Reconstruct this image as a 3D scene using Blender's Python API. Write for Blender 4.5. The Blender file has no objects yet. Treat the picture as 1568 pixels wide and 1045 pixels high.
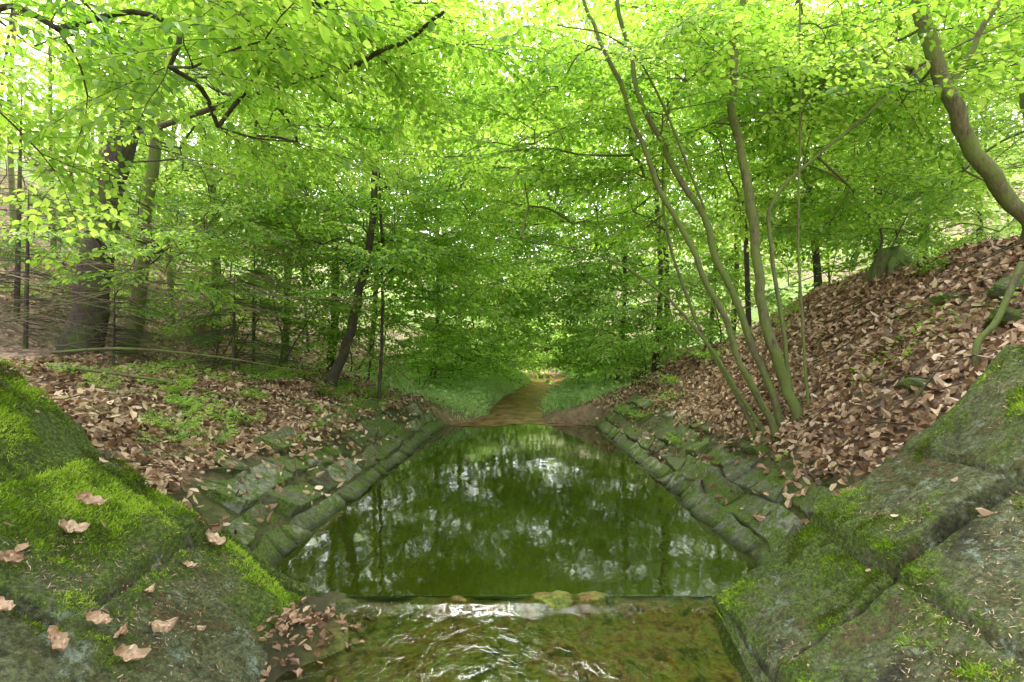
import bpy, math, numpy as np
from mathutils import Vector
rng=np.random.default_rng(7)
scene=bpy.context.scene
# ------------------------------------------------------------ helpers
TAB=np.random.default_rng(3).random((8,256,256))
def vn(x,y,s=0):
    x=np.asarray(x,float);y=np.asarray(y,float)
    xi=np.floor(x).astype(int);yi=np.floor(y).astype(int)
    fx=x-xi;fy=y-yi;fx=fx*fx*(3-2*fx);fy=fy*fy*(3-2*fy)
    T=TAB[s%8];g=lambda a,b:T[a&255,b&255]
    return (g(xi,yi)*(1-fx)+g(xi+1,yi)*fx)*(1-fy)+(g(xi,yi+1)*(1-fx)+g(xi+1,yi+1)*fx)*fy
def fbm(x,y,s=0,o=4):
    t=0;a=.5
    for i in range(o):
        t=t+a*(vn(x*2**i+13.7*i,y*2**i+7.1*i,s+i)-.5)*2;a*=.5
    return t
def sm(a,b,x):
    t=np.clip((np.asarray(x,float)-a)/(b-a),0,1);return t*t*(3-2*t)
def nrm(v): return v/np.maximum(np.linalg.norm(v,axis=-1,keepdims=True),1e-9)

def make_mesh(name,V,F,mats,rnd=None,mi=None,smooth=True,pattr=None,parent=None):
    V=np.asarray(V,np.float32);F=np.asarray(F,np.int32)
    me=bpy.data.meshes.new(name)
    me.vertices.add(len(V));me.vertices.foreach_set('co',V.ravel())
    me.loops.add(F.size);me.loops.foreach_set('vertex_index',F.ravel())
    me.polygons.add(len(F));me.polygons.foreach_set('loop_start',np.arange(0,F.size,F.shape[1],dtype=np.int32))
    if mi is not None: me.polygons.foreach_set('material_index',np.asarray(mi,np.int32))
    me.update(calc_edges=True)
    me.polygons.foreach_set('use_smooth',np.full(len(F),smooth))
    if rnd is not None:
        a=me.attributes.new('rnd','FLOAT','FACE');a.data.foreach_set('value',np.asarray(rnd,np.float32))
    if pattr:
        for k,v in pattr.items():
            a=me.attributes.new(k,'FLOAT','POINT');a.data.foreach_set('value',np.asarray(v,np.float32).ravel())
    for m in mats: me.materials.append(m)
    ob=bpy.data.objects.new(name,me);scene.collection.objects.link(ob)
    if parent: ob.parent=parent
    return ob
def empty(name):
    e=bpy.data.objects.new(name,None);scene.collection.objects.link(e);return e
class Acc:
    def __init__(s): s.V=[];s.F=[];s.R=[];s.n=0
    def add(s,V,F,r=0.5):
        V=np.asarray(V);F=np.asarray(F)
        s.V.append(V);s.F.append(F+s.n);s.n+=len(V)
        s.R.append(np.full(len(F),r) if np.isscalar(r) else r)
    def obj(s,name,mats,**k):
        return make_mesh(name,np.concatenate(s.V),np.concatenate(s.F),mats,rnd=np.concatenate(s.R),**k)
def tube(P,R,sides=6,bump=0,seed=0):
    P=np.asarray(P,float);R=np.asarray(R,float);n=len(P)
    T=np.gradient(P,axis=0);T=nrm(T)
    ref=np.array([0.13,1,.07]) if abs(T[0][1])<.8 else np.array([1,0,.1])
    U=nrm(np.cross(T,ref));W=np.cross(T,U)
    a=np.linspace(0,2*np.pi,sides,endpoint=False)
    rr=R[:,None]*np.ones(sides)
    if bump: rr=rr*(1+bump*fbm(np.cos(a)[None]*1.5+seed,np.sin(a)[None]*1.5+np.arange(n)[:,None]*.35,1,3))
    V=P[:,None]+rr[...,None]*(np.cos(a)[None,:,None]*U[:,None]+np.sin(a)[None,:,None]*W[:,None])
    i=np.arange(n-1)[:,None]*sides;j=np.arange(sides)[None];k=(j+1)%sides
    F=np.stack([i+j,i+k,i+sides+k,i+sides+j],-1).reshape(-1,4)
    return V.reshape(-1,3),F
def catmull(P,m=6):
    P=np.asarray(P,float);Q=np.vstack([2*P[0]-P[1],P,2*P[-1]-P[-2]]);out=[]
    for i in range(1,len(Q)-2):
        for t in np.linspace(0,1,m,endpoint=False):
            a,b,c,d=Q[i-1:i+3]
            out.append(.5*((2*b)+(-a+c)*t+(2*a-5*b+4*c-d)*t*t+(-a+3*b-3*c+d)*t**3))
    out.append(P[-1]);return np.array(out)
# ------------------------------------------------------------ materials
def mat(name):
    m=bpy.data.materials.new(name);m.use_nodes=True;nt=m.node_tree
    for n in list(nt.nodes): nt.nodes.remove(n)
    return m,nt,nt.nodes.new('ShaderNodeOutputMaterial')
def N(nt,t,**k):
    n=nt.nodes.new(t)
    for a,b in k.items():
        if a in n.inputs.keys(): n.inputs[a].default_value=b
        else: setattr(n,a,b)
    return n
def ramp(nt,src,stops):
    r=nt.nodes.new('ShaderNodeValToRGB');e=r.color_ramp.elements
    while len(e)<len(stops): e.new(.5)
    for i,(p,c) in enumerate(stops): e[i].position=p;e[i].color=(*c,1) if len(c)==3 else c
    nt.links.new(src,r.inputs[0]);return r
def noise(nt,scale,detail=5,rough=.6,vec=None,dist=0):
    n=N(nt,'ShaderNodeTexNoise',Scale=scale,Detail=detail,Roughness=rough,Distortion=dist)
    if vec is None: vec=N(nt,'ShaderNodeTexCoord').outputs['Object']
    nt.links.new(vec,n.inputs['Vector']);return n.outputs[0]
def mixc(nt,f,a,b,bt='MIX'):
    m=nt.nodes.new('ShaderNodeMix');m.data_type='RGBA';m.blend_type=bt
    if isinstance(f,(int,float)): m.inputs[0].default_value=f
    else: nt.links.new(f,m.inputs[0])
    for s,v in ((6,a),(7,b)):
        if isinstance(v,tuple): m.inputs[s].default_value=(*v,1)
        else: nt.links.new(v,m.inputs[s])
    return m.outputs[2]
def bump(nt,h,st,dist):
    b=N(nt,'ShaderNodeBump',Strength=st,Distance=dist);nt.links.new(h,b.inputs['Height']);return b.outputs[0]

def leaf_mat(name,stops,tstops,tf=.5,gl=.06):
    m,nt,o=mat(name)
    a=N(nt,'ShaderNodeAttribute',attribute_name='rnd').outputs['Fac']
    c1=ramp(nt,a,stops).outputs[0];c2=ramp(nt,a,tstops).outputs[0]
    d=nt.nodes.new('ShaderNodeBsdfDiffuse');t=nt.nodes.new('ShaderNodeBsdfTranslucent')
    nt.links.new(c1,d.inputs[0]);nt.links.new(c2,t.inputs[0])
    x=nt.nodes.new('ShaderNodeMixShader');x.inputs[0].default_value=tf
    nt.links.new(d.outputs[0],x.inputs[1]);nt.links.new(t.outputs[0],x.inputs[2])
    if gl<=0:
        nt.links.new(x.outputs[0],o.inputs[0]);return m
    g=N(nt,'ShaderNodeBsdfGlossy',Roughness=.35);g.inputs[0].default_value=(.9,1,.9,1)
    y=nt.nodes.new('ShaderNodeMixShader');y.inputs[0].default_value=gl
    nt.links.new(x.outputs[0],y.inputs[1]);nt.links.new(g.outputs[0],y.inputs[2])
    nt.links.new(y.outputs[0],o.inputs[0]);return m
M_leaf=leaf_mat('beech_leaf',[(0,(.06,.17,.012)),(.5,(.16,.33,.028)),(1,(.32,.49,.07))],
                [(0,(.24,.50,.03)),(.5,(.46,.74,.065)),(1,(.70,.89,.16))],.53,.045)
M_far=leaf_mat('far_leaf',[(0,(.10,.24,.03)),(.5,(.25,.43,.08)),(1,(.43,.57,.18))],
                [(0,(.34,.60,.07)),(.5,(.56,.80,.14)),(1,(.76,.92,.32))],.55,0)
M_needle=leaf_mat('spruce_needle',[(0,(.05,.12,.025)),(1,(.16,.26,.06))],[(0,(.1,.25,.04)),(1,(.25,.4,.08))],.3,0)
M_grass=leaf_mat('grass_blade',[(0,(.22,.40,.11)),(.5,(.42,.60,.22)),(1,(.62,.74,.38))],[(0,(.5,.75,.22)),(1,(.72,.88,.45))],.4,0)
M_moss=leaf_mat('moss_blade',[(0,(.07,.065,.015)),(.25,(.09,.14,.012)),(.55,(.18,.32,.018)),(1,(.44,.60,.06))],[(0,(.1,.2,.02)),(1,(.5,.75,.06))],.3,0)
M_dead=leaf_mat('dead_leaf',[(0,(.09,.045,.022)),(.28,(.28,.165,.095)),(.62,(.50,.34,.21)),(1,(.80,.62,.44))],
                [(0,(.2,.1,.05)),(1,(.5,.3,.15))],.12,.03)
def bark_mat(name,c1,c2,moss,mf):
    m,nt,o=mat(name);co=N(nt,'ShaderNodeTexCoord').outputs['Object']
    mp=N(nt,'ShaderNodeMapping');mp.inputs['Scale'].default_value=(1,1,.25);nt.links.new(co,mp.inputs[0])
    n=noise(nt,38,6,.7,mp.outputs[0]);c=ramp(nt,n,[(.3,c1),(.7,c2)]).outputs[0]
    k=ramp(nt,noise(nt,3,6,.7,co),[(mf,(0,0,0)),(mf+.12,(1,1,1))]).outputs[0]
    c=mixc(nt,k,c,moss)
    p=N(nt,'ShaderNodeBsdfPrincipled',Roughness=.9);nt.links.new(c,p.inputs['Base Color'])
    nt.links.new(bump(nt,n,.9,.03),p.inputs['Normal']);nt.links.new(p.outputs[0],o.inputs[0]);return m
M_bark=bark_mat('dark_bark',(.025,.02,.014),(.11,.085,.06),(.09,.12,.025),.5)
M_hbark=bark_mat('hornbeam_bark',(.06,.055,.018),(.23,.215,.10),(.15,.20,.04),.42)
M_twig=bark_mat('twig_bark',(.04,.03,.015),(.12,.09,.05),(.08,.11,.025),.5)

def stone_mat(name):
    m,nt,o=mat(name);co=N(nt,'ShaderNodeTexCoord').outputs['Object']
    big=noise(nt,3.2,9,.75,co,.5);fine=noise(nt,40,10,.82,co)
    c=ramp(nt,big,[(.30,(.025,.022,.008)),(.41,(.085,.09,.025)),(.49,(.20,.22,.10)),(.54,(.10,.12,.025)),(.61,(.16,.115,.04)),(.72,(.05,.05,.018))]).outputs[0]
    c=mixc(nt,.95,c,ramp(nt,fine,[(.37,(.12,.12,.1)),(.63,(2.0,2.0,1.9))]).outputs[0],'MULTIPLY')
    li=ramp(nt,noise(nt,7,12,.84,co,.2),[(.56,(0,0,0)),(.585,(1,1,1))]).outputs[0]
    lc=ramp(nt,fine,[(.38,(.12,.17,.09)),(.6,(.55,.64,.49))]).outputs[0]
    c=mixc(nt,li,c,lc)
    a=N(nt,'ShaderNodeAttribute',attribute_name='moss').outputs['Fac']
    mm=N(nt,'ShaderNodeMath',operation='MULTIPLY_ADD');nt.links.new(noise(nt,16,9,.85,co),mm.inputs[0]);mm.inputs[1].default_value=2.6;mm.inputs[2].default_value=-1.3
    ad=N(nt,'ShaderNodeMath',operation='ADD');nt.links.new(mm.outputs[0],ad.inputs[0]);nt.links.new(a,ad.inputs[1])
    mk=ramp(nt,ad.outputs[0],[(.44,(0,0,0)),(.56,(1,1,1))]).outputs[0]
    mc=ramp(nt,noise(nt,45,9,.85,co),[(.37,(.02,.03,.005)),(.5,(.10,.17,.012)),(.64,(.38,.50,.05))]).outputs[0]
    c=mixc(nt,mk,c,mc)
    p=N(nt,'ShaderNodeBsdfPrincipled',Roughness=.85);nt.links.new(c,p.inputs['Base Color'])
    nt.links.new(bump(nt,noise(nt,22,12,.85,co),1.,.09),p.inputs['Normal']);nt.links.new(p.outputs[0],o.inputs[0]);return m
M_stone=stone_mat('mossy_stone')
def slab_mat():
    m,nt,o=mat('bank_slab');co=N(nt,'ShaderNodeTexCoord').outputs['Object']
    a=N(nt,'ShaderNodeAttribute',attribute_name='rnd').outputs['Fac']
    c=ramp(nt,a,[(0,(.10,.105,.055)),(.5,(.21,.22,.135)),(1,(.38,.39,.30))]).outputs[0]
    fine=noise(nt,20,10,.82,co)
    c=mixc(nt,.95,c,ramp(nt,fine,[(.35,(.2,.2,.16)),(.65,(1.7,1.7,1.6))]).outputs[0],'MULTIPLY')
    k=ramp(nt,noise(nt,3.5,11,.84,co),[(.475,(0,0,0)),(.52,(1,1,1))]).outputs[0]
    mc=ramp(nt,noise(nt,50,8,.8,co),[(.36,(.03,.05,.006)),(.64,(.24,.37,.03))]).outputs[0]
    c=mixc(nt,k,c,mc)
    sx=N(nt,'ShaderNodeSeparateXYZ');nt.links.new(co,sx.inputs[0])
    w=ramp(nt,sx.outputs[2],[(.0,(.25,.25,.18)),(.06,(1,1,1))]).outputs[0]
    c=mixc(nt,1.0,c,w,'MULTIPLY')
    p=N(nt,'ShaderNodeBsdfPrincipled',Roughness=.8);nt.links.new(c,p.inputs['Base Color'])
    nt.links.new(bump(nt,fine,1.,.06),p.inputs['Normal']);nt.links.new(p.outputs[0],o.inputs[0]);return m
M_slab=slab_mat()
def ground_mat():
    m,nt,o=mat('forest_floor');co=N(nt,'ShaderNodeTexCoord').outputs['Object']
    v=N(nt,'ShaderNodeTexVoronoi',Scale=14);nt.links.new(co,v.inputs['Vector'])
    sp=N(nt,'ShaderNodeSeparateColor');nt.links.new(v.outputs['Color'],sp.inputs[0])
    c=ramp(nt,sp.outputs[0],[(0,(.07,.045,.025)),(.5,(.22,.14,.085)),(1,(.44,.30,.19))]).outputs[0]
    c=mixc(nt,.6,c,ramp(nt,noise(nt,9,7,.7,co),[(.3,(.3,.3,.3)),(.7,(1.2,1.2,1.2))]).outputs[0],'MULTIPLY')
    a=N(nt,'ShaderNodeAttribute',attribute_name='grass').outputs['Fac']
    gc=ramp(nt,noise(nt,12,6,.7,co),[(.3,(.06,.12,.02)),(.7,(.22,.36,.08))]).outputs[0]
    c=mixc(nt,a,c,gc)
    s=N(nt,'ShaderNodeAttribute',attribute_name='sand').outputs['Fac']
    sc=ramp(nt,noise(nt,6,7,.7,co),[(.3,(.12,.075,.045)),(.7,(.34,.23,.15))]).outputs[0]
    c=mixc(nt,s,c,sc)
    s=N(nt,'ShaderNodeAttribute',attribute_name='dark').outputs['Fac']
    c=mixc(nt,s,c,mixc(nt,noise(nt,25,6,.8,co),(.01,.014,.003),(.10,.13,.02)))
    p=N(nt,'ShaderNodeBsdfPrincipled',Roughness=.95);nt.links.new(c,p.inputs['Base Color'])
    nt.links.new(bump(nt,v.outputs[0],.8,.04),p.inputs['Normal']);nt.links.new(p.outputs[0],o.inputs[0]);return m
M_ground=ground_mat()
def water_mat(name,stops,ns,ior,rough,bs,scale=(1,1,1),bsc=6,spec=.5):
    m,nt,o=mat(name);co=N(nt,'ShaderNodeTexCoord').outputs['Object']
    c=ramp(nt,noise(nt,ns,5,.6,co),stops).outputs[0]
    mp=N(nt,'ShaderNodeMapping');mp.inputs['Scale'].default_value=scale;nt.links.new(co,mp.inputs[0])
    p=N(nt,'ShaderNodeBsdfPrincipled',Roughness=rough,IOR=ior);p.inputs['Specular IOR Level'].default_value=spec
    nt.links.new(c,p.inputs['Base Color'])
    nt.links.new(bump(nt,noise(nt,bsc,3,.5,mp.outputs[0]),bs,.02),p.inputs['Normal'])
    nt.links.new(p.outputs[0],o.inputs[0]);return m
M_pool=water_mat('pool_water',[(.3,(.012,.019,.001)),(.7,(.034,.046,.003))],.8,1.85,.045,.10,(1,.6,1),5)
# shallow muddy water: the sandy bed shows through, only a weak mirror on top
def stream_mat():
    m,nt,o=mat('stream_water');co=N(nt,'ShaderNodeTexCoord').outputs['Object']
    c=ramp(nt,noise(nt,2.2,8,.75,co,.5),[(.35,(.10,.045,.02)),(.5,(.25,.125,.055)),(.65,(.42,.25,.14))]).outputs[0]
    d=nt.nodes.new('ShaderNodeBsdfDiffuse');nt.links.new(c,d.inputs[0])
    g=N(nt,'ShaderNodeBsdfGlossy',Roughness=.12);nt.links.new(bump(nt,noise(nt,8,3,.5,co),.3,.02),g.inputs['Normal'])
    x=nt.nodes.new('ShaderNodeMixShader');x.inputs[0].default_value=.20
    nt.links.new(d.outputs[0],x.inputs[1]);nt.links.new(g.outputs[0],x.inputs[2]);nt.links.new(x.outputs[0],o.inputs[0]);return m
M_stream=stream_mat()
def film_mat():
    m,nt,o=mat('water_film');co=N(nt,'ShaderNodeTexCoord').outputs['Object']
    b=bump(nt,noise(nt,10,4,.55,co,.6),.34,.03)
    f=N(nt,'ShaderNodeFresnel',IOR=1.75);nt.links.new(b,f.inputs['Normal'])
    t=nt.nodes.new('ShaderNodeBsdfTransparent');t.inputs[0].default_value=(.88,.9,.72,1)
    g=N(nt,'ShaderNodeBsdfGlossy',Roughness=.03);nt.links.new(b,g.inputs['Normal'])
    x=nt.nodes.new('ShaderNodeMixShader');nt.links.new(f.outputs[0],x.inputs[0])
    nt.links.new(t.outputs[0],x.inputs[1]);nt.links.new(g.outputs[0],x.inputs[2]);nt.links.new(x.outputs[0],o.inputs[0]);return m
M_film=film_mat()
def sill_mat():
    m,nt,o=mat('wet_sill');co=N(nt,'ShaderNodeTexCoord').outputs['Object']
    c=ramp(nt,noise(nt,4.2,10,.8,co,.4),[(.30,(.02,.018,.008)),(.40,(.08,.10,.015)),(.48,(.28,.34,.05)),(.54,(.34,.19,.06)),(.60,(.08,.10,.02)),(.72,(.20,.21,.12))]).outputs[0]
    c=mixc(nt,.9,c,ramp(nt,noise(nt,28,10,.82,co),[(.35,(.2,.2,.2)),(.65,(1.7,1.7,1.7))]).outputs[0],'MULTIPLY')
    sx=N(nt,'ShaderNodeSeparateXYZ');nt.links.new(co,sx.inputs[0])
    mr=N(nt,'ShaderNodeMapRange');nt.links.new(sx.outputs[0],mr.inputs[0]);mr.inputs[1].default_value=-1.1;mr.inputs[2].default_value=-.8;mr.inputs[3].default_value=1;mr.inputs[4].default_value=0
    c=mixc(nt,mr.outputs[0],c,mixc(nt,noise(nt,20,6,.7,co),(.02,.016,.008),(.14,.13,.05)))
    p=N(nt,'ShaderNodeBsdfPrincipled',Roughness=.4);nt.links.new(c,p.inputs['Base Color'])
    nt.links.new(bump(nt,noise(nt,20,10,.8,co),1,.04),p.inputs['Normal']);nt.links.new(p.outputs[0],o.inputs[0]);return m
M_sill=sill_mat()
# ------------------------------------------------------------ terrain
def Lx(y): return np.interp(y,[3,3.7,10.0,10.6,11.2,12,14,17,21,25,30,36,60],[-1.78,-1.74,-1.47,-1.3,-.8,-.60,-.50,-.25,.35,.9,1.2,1.0,-4])
def Rx(y): return np.interp(y,[3,10.5,10.9,12,14,17,21,25,30,36,60],[1.78,1.78,.72,.68,.85,1.25,2.0,2.7,3.2,3.0,-1.5])
def H(x,y,rough=True):
    x=np.asarray(x,float);y=np.asarray(y,float)
    L=Lx(y);R=Rx(y);u=np.maximum(L-x,0);v=np.maximum(x-R,0)
    ff=sm(10.2,12.5,y)
    hl=np.interp(u,[0,.62,2.0,4,6.5,12,30,80],[0,.46,1.02,1.25,1.55,4.2,13,30])
    hl2=np.interp(u,[0,.3,3.2,5,8,14,30,80],[0,.14,.3,1.1,2.0,4.8,12,28])
    hr=np.interp(v,[0,2.4,3.1,4.5,8,30,80],[0,2.0,2.5,2.75,3.2,9,25])
    hr2=np.interp(v,[0,.3,1.8,4.5,8,30,80],[0,.14,.25,1.5,2.0,8,25])
    ffr=sm(8,13,y)
    h=np.where(x<0.5*(L+R),hl*(1-ff)+hl2*ff,hr*(1-ffr)+hr2*ffr)
    h=h+np.clip(y-30,0,200)*.22*sm(0,3,np.minimum(u+v+np.clip(y-36,0,9),9))
    off=np.maximum(u,v)
    if rough: h=h+sm(.2,1.5,off)*(.16*fbm(x*.7,y*.7,0,4)+.06*fbm(x*4,y*4,2,3))
    inside=(u<=0)&(v<=0)
    d=np.minimum(x-L,R-x)
    bed=np.where(y<10.9,-.55*sm(0,.3,d),-.04)
    h=np.where(inside,bed,h)
    w=sm(3.3,2.9,y)
    h=h-w*.25*sm(0,.5,off)
    return h
def axis(lo,hi,fine_lo,fine_hi,fs,grow):
    a=list(np.arange(fine_lo,fine_hi,fs));s=fs
    while a[-1]<hi: s*=grow;a.append(a[-1]+s)
    s=fs
    while a[0]>lo: s*=grow;a.insert(0,a[0]-s)
    return np.array(a)
xs=axis(-150,150,-6.5,6.5,.055,1.06);ys=axis(-60,180,1.5,13,.06,1.05)
X,Y=np.meshgrid(xs,ys,indexing='xy');Z=H(X,Y)
def gridF(nx,ny):
    i=np.arange(ny-1)[:,None]*nx;j=np.arange(nx-1)[None]
    return np.stack([i+j,i+j+1,i+nx+j+1,i+nx+j],-1).reshape(-1,4)
L=Lx(Y);R=Rx(Y);OFF=np.maximum(L-X,X-R)
grassm=sm(10.4,12,Y)*sm(1,.4,Z)*np.where(X<0,sm(5,3.2,L-X),sm(2.6,1.7,X-R))
grassm=np.clip(grassm+.8*sm(20,30,Y)*sm(.35,.6,vn(X*.3,Y*.3,4)),0,1)
darkm=sm(.85,.6,OFF)*sm(10.8,10.4,Y)
sandm=sm(10.2,11,Y)*sm(.45,.15,OFF)
sandm=np.maximum(sandm,sm(10.3,10.6,Y)*sm(12.2,11.6,Y)*sm(.0,.3,X)*sm(2.1,1.8,X))
make_mesh('forest_ground',np.stack([X,Y,Z],-1).reshape(-1,3),gridF(len(xs),len(ys)),[M_ground],pattr={'grass':grassm,'sand':sandm,'dark':darkm*.85})
# ------------------------------------------------------------ water
py_=np.linspace(3.17,11.2,60);t=np.linspace(0,1,24)
PX=np.array([Lx(y)-.1+(Rx(y)-Lx(y)+.2)*t for y in py_]);PY=np.repeat(py_[:,None],24,1)
make_mesh('pool_water',np.stack([PX,PY,0*PX],-1).reshape(-1,3),gridF(24,60),[M_pool])
py_=np.linspace(10.6,40,100)
PX=np.array([Lx(y)-.12+(Rx(y)-Lx(y)+.24)*t for y in py_]);PY=np.repeat(py_[:,None],24,1)
PY=PY+.5*fbm(PX*2.0,PY*0+3,2,4)*sm(11.4,10.9,PY)
make_mesh('stream_water',np.stack([PX,PY,0*PX+.004],-1).reshape(-1,3),gridF(24,100),[M_stream])
# sill
gx=np.linspace(-1.75,1.6,240);gy=np.linspace(.5,3.24,200);SX,SY=np.meshgrid(gx,gy)
base=-.045-.11*np.clip(3.1-SY,0,3)
lip=sm(3.0,3.12,SY+.05*fbm(SX*4,SY*0,2,3))*sm(3.26,3.2,SY)
def mound(x,y): return .13*sm(-.75,-1.25,x+.35*fbm(x*4,y*4,5,3))*sm(2.2,2.75,y+.2*fbm(x*4,y*4,2,3))*sm(3.17,2.95,y)
SZ=base+.045*fbm(SX*2.6,SY*2.6,1,6)+.014*fbm(SX*11,SY*11,4,4)+lip*(.036+.045*fbm(SX*4,SY*2,3,4))+mound(SX,SY)
SZ=np.where(SY>3.22,-.5,SZ)
make_mesh('weir_sill',np.stack([SX,SY,SZ],-1).reshape(-1,3),gridF(240,200),[M_sill])
FZ=base+.034+.006*fbm(SX*4,SY*4,2,3)+sm(2.98,3.1,SY)*.016
k=SY[:,0]<3.2;
make_mesh('cascade_water',np.stack([SX[k],SY[k],FZ[k]],-1).reshape(-1,3),gridF(240,int(k.sum())),[M_film])
# ------------------------------------------------------------ wing walls
def wing(side,seed):
    s=.70 if side<0 else .75
    nx,ny=400,310
    a=np.linspace(1.0,4.6,nx);b=np.linspace(.5,3.2,ny);A,B=np.meshgrid(a,b)
    off=.05*fbm(A*1.4,B*1.4,seed,5)
    A2=A+off;B2=B+.05*fbm(A*1.5+9,B*1.5,seed+1,5)
    ed=np.array([.2,1.2,1.80,2.42,3.05,3.75,5.2]);ci=np.clip(np.searchsorted(ed,A2)-1,0,5)
    r=np.random.default_rng(seed+50);hh=r.uniform(-.035,.05,(6,8));tl=r.uniform(-.06,.06,(6,8,2))
    dj=np.minimum(A2-ed[ci],ed[ci+1]-A2)
    off=r.uniform(0,.6,6);q=(B2+off[ci])/.85;bi=np.clip(np.floor(q).astype(int),0,7)
    fj=(q-np.floor(q))*.85;dj2=np.minimum(fj,.85-fj);dj=np.minimum(dj,dj2)
    z=s*(A-1.2)+hh[ci,bi]+tl[ci,bi,0]*(A2-(ed[ci]+.3))+tl[ci,bi,1]*(fj-.42)
    z=z-.08*sm(.020,.0,dj)-.012*sm(.06,.0,dj)
    z=z+.022*fbm(A*1.6,B*1.6,seed+2,5)+.026*fbm(A*7,B*7,seed+3,6)
    mo=.33+1.25*fbm(A*1.7+3,B*1.7,seed+4,6)+.34*sm(2.45,3.0,B)+.30*sm(2.2,2.8,A)*sm(2.0,2.7,B)
    mo=np.clip(mo-.5*sm(.025,0,dj)+.15*sm(.12,.03,dj),0,1)
    z=z+.04*sm(.42,.9,mo)*(1+.9*fbm(A*9,B*9,seed+5,4))+.09*sm(2.5,2.8,A+.2*fbm(A*3,B*3,1,3))*sm(2.3,2.6,B)
    e=sm(3.10,3.18,B+.04*fbm(A*6,B*0,2,3));z=z-.06*e
    z[-1]=-.7
    z=np.where(A<1.2,np.minimum(z,-.02-(1.2-A)*1.5),z)
    Xw=side*A;yy=B+.10*fbm(A*2.6,B*0+seed,seed+6,5)*sm(2.5,3.1,B)+(hh[ci,-1]*1.2)*sm(2.9,3.1,B)-.05*sm(2.9,3.1,B)
    F=gridF(nx,ny)
    if side<0: F=F[:,::-1]
    make_mesh('mossy_stone_wall',np.stack([Xw,yy,z],-1).reshape(-1,3),F,[M_stone],pattr={'moss':mo})
    return A,B,z,mo
WL=wing(-1,0);WR=wing(1,3)
def wing_z(side,x,y):
    A,B,z,mo=WL if side<0 else WR
    i=np.clip(((abs(x)-1.0)/3.6*399).astype(int),0,399);j=np.clip(((y-.5)/2.7*309).astype(int),0,308)
    return z[j,i],mo[j,i]
def blades(name,P,Nn,h,w,m,lean=.5,parent=None,rnd=None):
    n=len(P);d=nrm(Nn+rng.normal(0,lean,(n,3)));s=nrm(np.cross(d,rng.normal(0,1,(n,3))))
    h=np.asarray(h)*rng.uniform(.5,1.3,n);h=h[:,None];w=w*rng.uniform(.7,1.3,n)[:,None]
    bend=rng.normal(0,.25,(n,3))*h
    V=np.stack([P-s*w,P+s*w,P+d*h*.6+s*w*.7+bend*.3,P+d*h+bend],1)
    F=np.arange(n*4).reshape(-1,4)
    return make_mesh(name,V.reshape(-1,3),F,[m],rnd=rng.random(n) if rnd is None else rnd,smooth=False)
for sd in (-1,1):
    n=200000;x=sd*rng.uniform(1.2,3.6,n);y=rng.uniform(1.2,3.08,n);z,mo=wing_z(sd,x,y)
    mv=mo+1.2*fbm(x*6,y*6,2,6)+rng.normal(0,.06,n)
    k=mv>.52;x,y,z,mv=x[k],y[k],z[k],mv[k]
    nv=nrm(np.array([-sd*.7,0,1.]));hh=.006+.018*sm(.5,1.1,mv)
    rr=np.clip(.28+.40*sm(.6,1.2,mv)+1.1*fbm(x*5,y*5,5,5)+rng.normal(0,.2,len(x)),0,1)
    blades('moss',np.stack([x,y,z-.002],-1),nv[None]*np.ones((len(x),1)),hh,.0024,M_moss,.6,rnd=rr)
# ------------------------------------------------------------ bank slabs
def slabs(side,seed):
    r=np.random.default_rng(seed);ac=Acc()
    t=np.concatenate([[0,.02,.05],np.linspace(.10,.90,12),[.95,.98,1]]);n=len(t);T,S=np.meshgrid(t,t)
    vb=[-.08,.12,.36,.64,.86] if side<0 else [-.08,.13,.34,.56,.74]
    s=.74 if side<0 else .84
    bnd=lambda k,y: vb[k]+(.04 if k else .012)*fbm(np.asarray(y)*2.2+k*17,np.zeros(np.shape(y))+k,seed,3)*2
    pres=[1,1,.85,.4]
    for ri in range(4):
        y=3.1+r.uniform(-.1,0);sl=r.uniform(-.06,.06)
        while y<10.45:
            l=r.uniform(.18,.6) if ri==0 else r.uniform(.25,.85);y1=y+l;sl1=r.uniform(-.14,.14)
            if r.random()<pres[ri]*(1 if y<8 or ri<2 else .7):
                g=.013
                c=np.array([[y+g-sl/2,float(bnd(ri,y))+g],[y1-g-sl1/2,float(bnd(ri,y1))+g],[y1-g+sl1/2,float(bnd(ri+1,y1))-g],[y+g+sl/2,float(bnd(ri+1,y))-g]])+r.normal(0,.014,(4,2))
                p=(c[0]*((1-T)*(1-S))[...,None]+c[1]*(T*(1-S))[...,None]+c[2]*(T*S)[...,None]+c[3]*((1-T)*S)[...,None])
                yy=p[...,0];vv=p[...,1];wv=vb[ri+1]-vb[ri]
                e=np.minimum(np.minimum(T,1-T)*l,np.minimum(S,1-S)*wv)
                hgt=r.uniform(.03,.065)*sm(0,.010,e)-.09*(e<=1e-6)+r.normal(0,.035)*(T-.5)+r.normal(0,.035)*(S-.5)+.028*fbm(yy*5,vv*5+seed,2,6)
                yy=yy+.035*fbm(yy*6,vv*6,3,4);vv=vv+.035*fbm(yy*6+5,vv*6,4,4)
                edge=(Lx(np.minimum(yy,10.3))-vv) if side<0 else (Rx(np.minimum(yy,10.45))+vv)
                z=s*np.maximum(vv,-.05)-np.clip(-.05-vv,0,1)*1.0
                V=np.stack([edge-side*.55*hgt,yy,z+.8*hgt],-1).reshape(-1,3)
                F=gridF(n,n)
                if side>0: F=F[:,::-1]
                ac.add(V,F,r.random())
            y=y1;sl=sl1
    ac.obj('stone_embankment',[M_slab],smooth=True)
slabs(-1,11);slabs(1,12)
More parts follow.
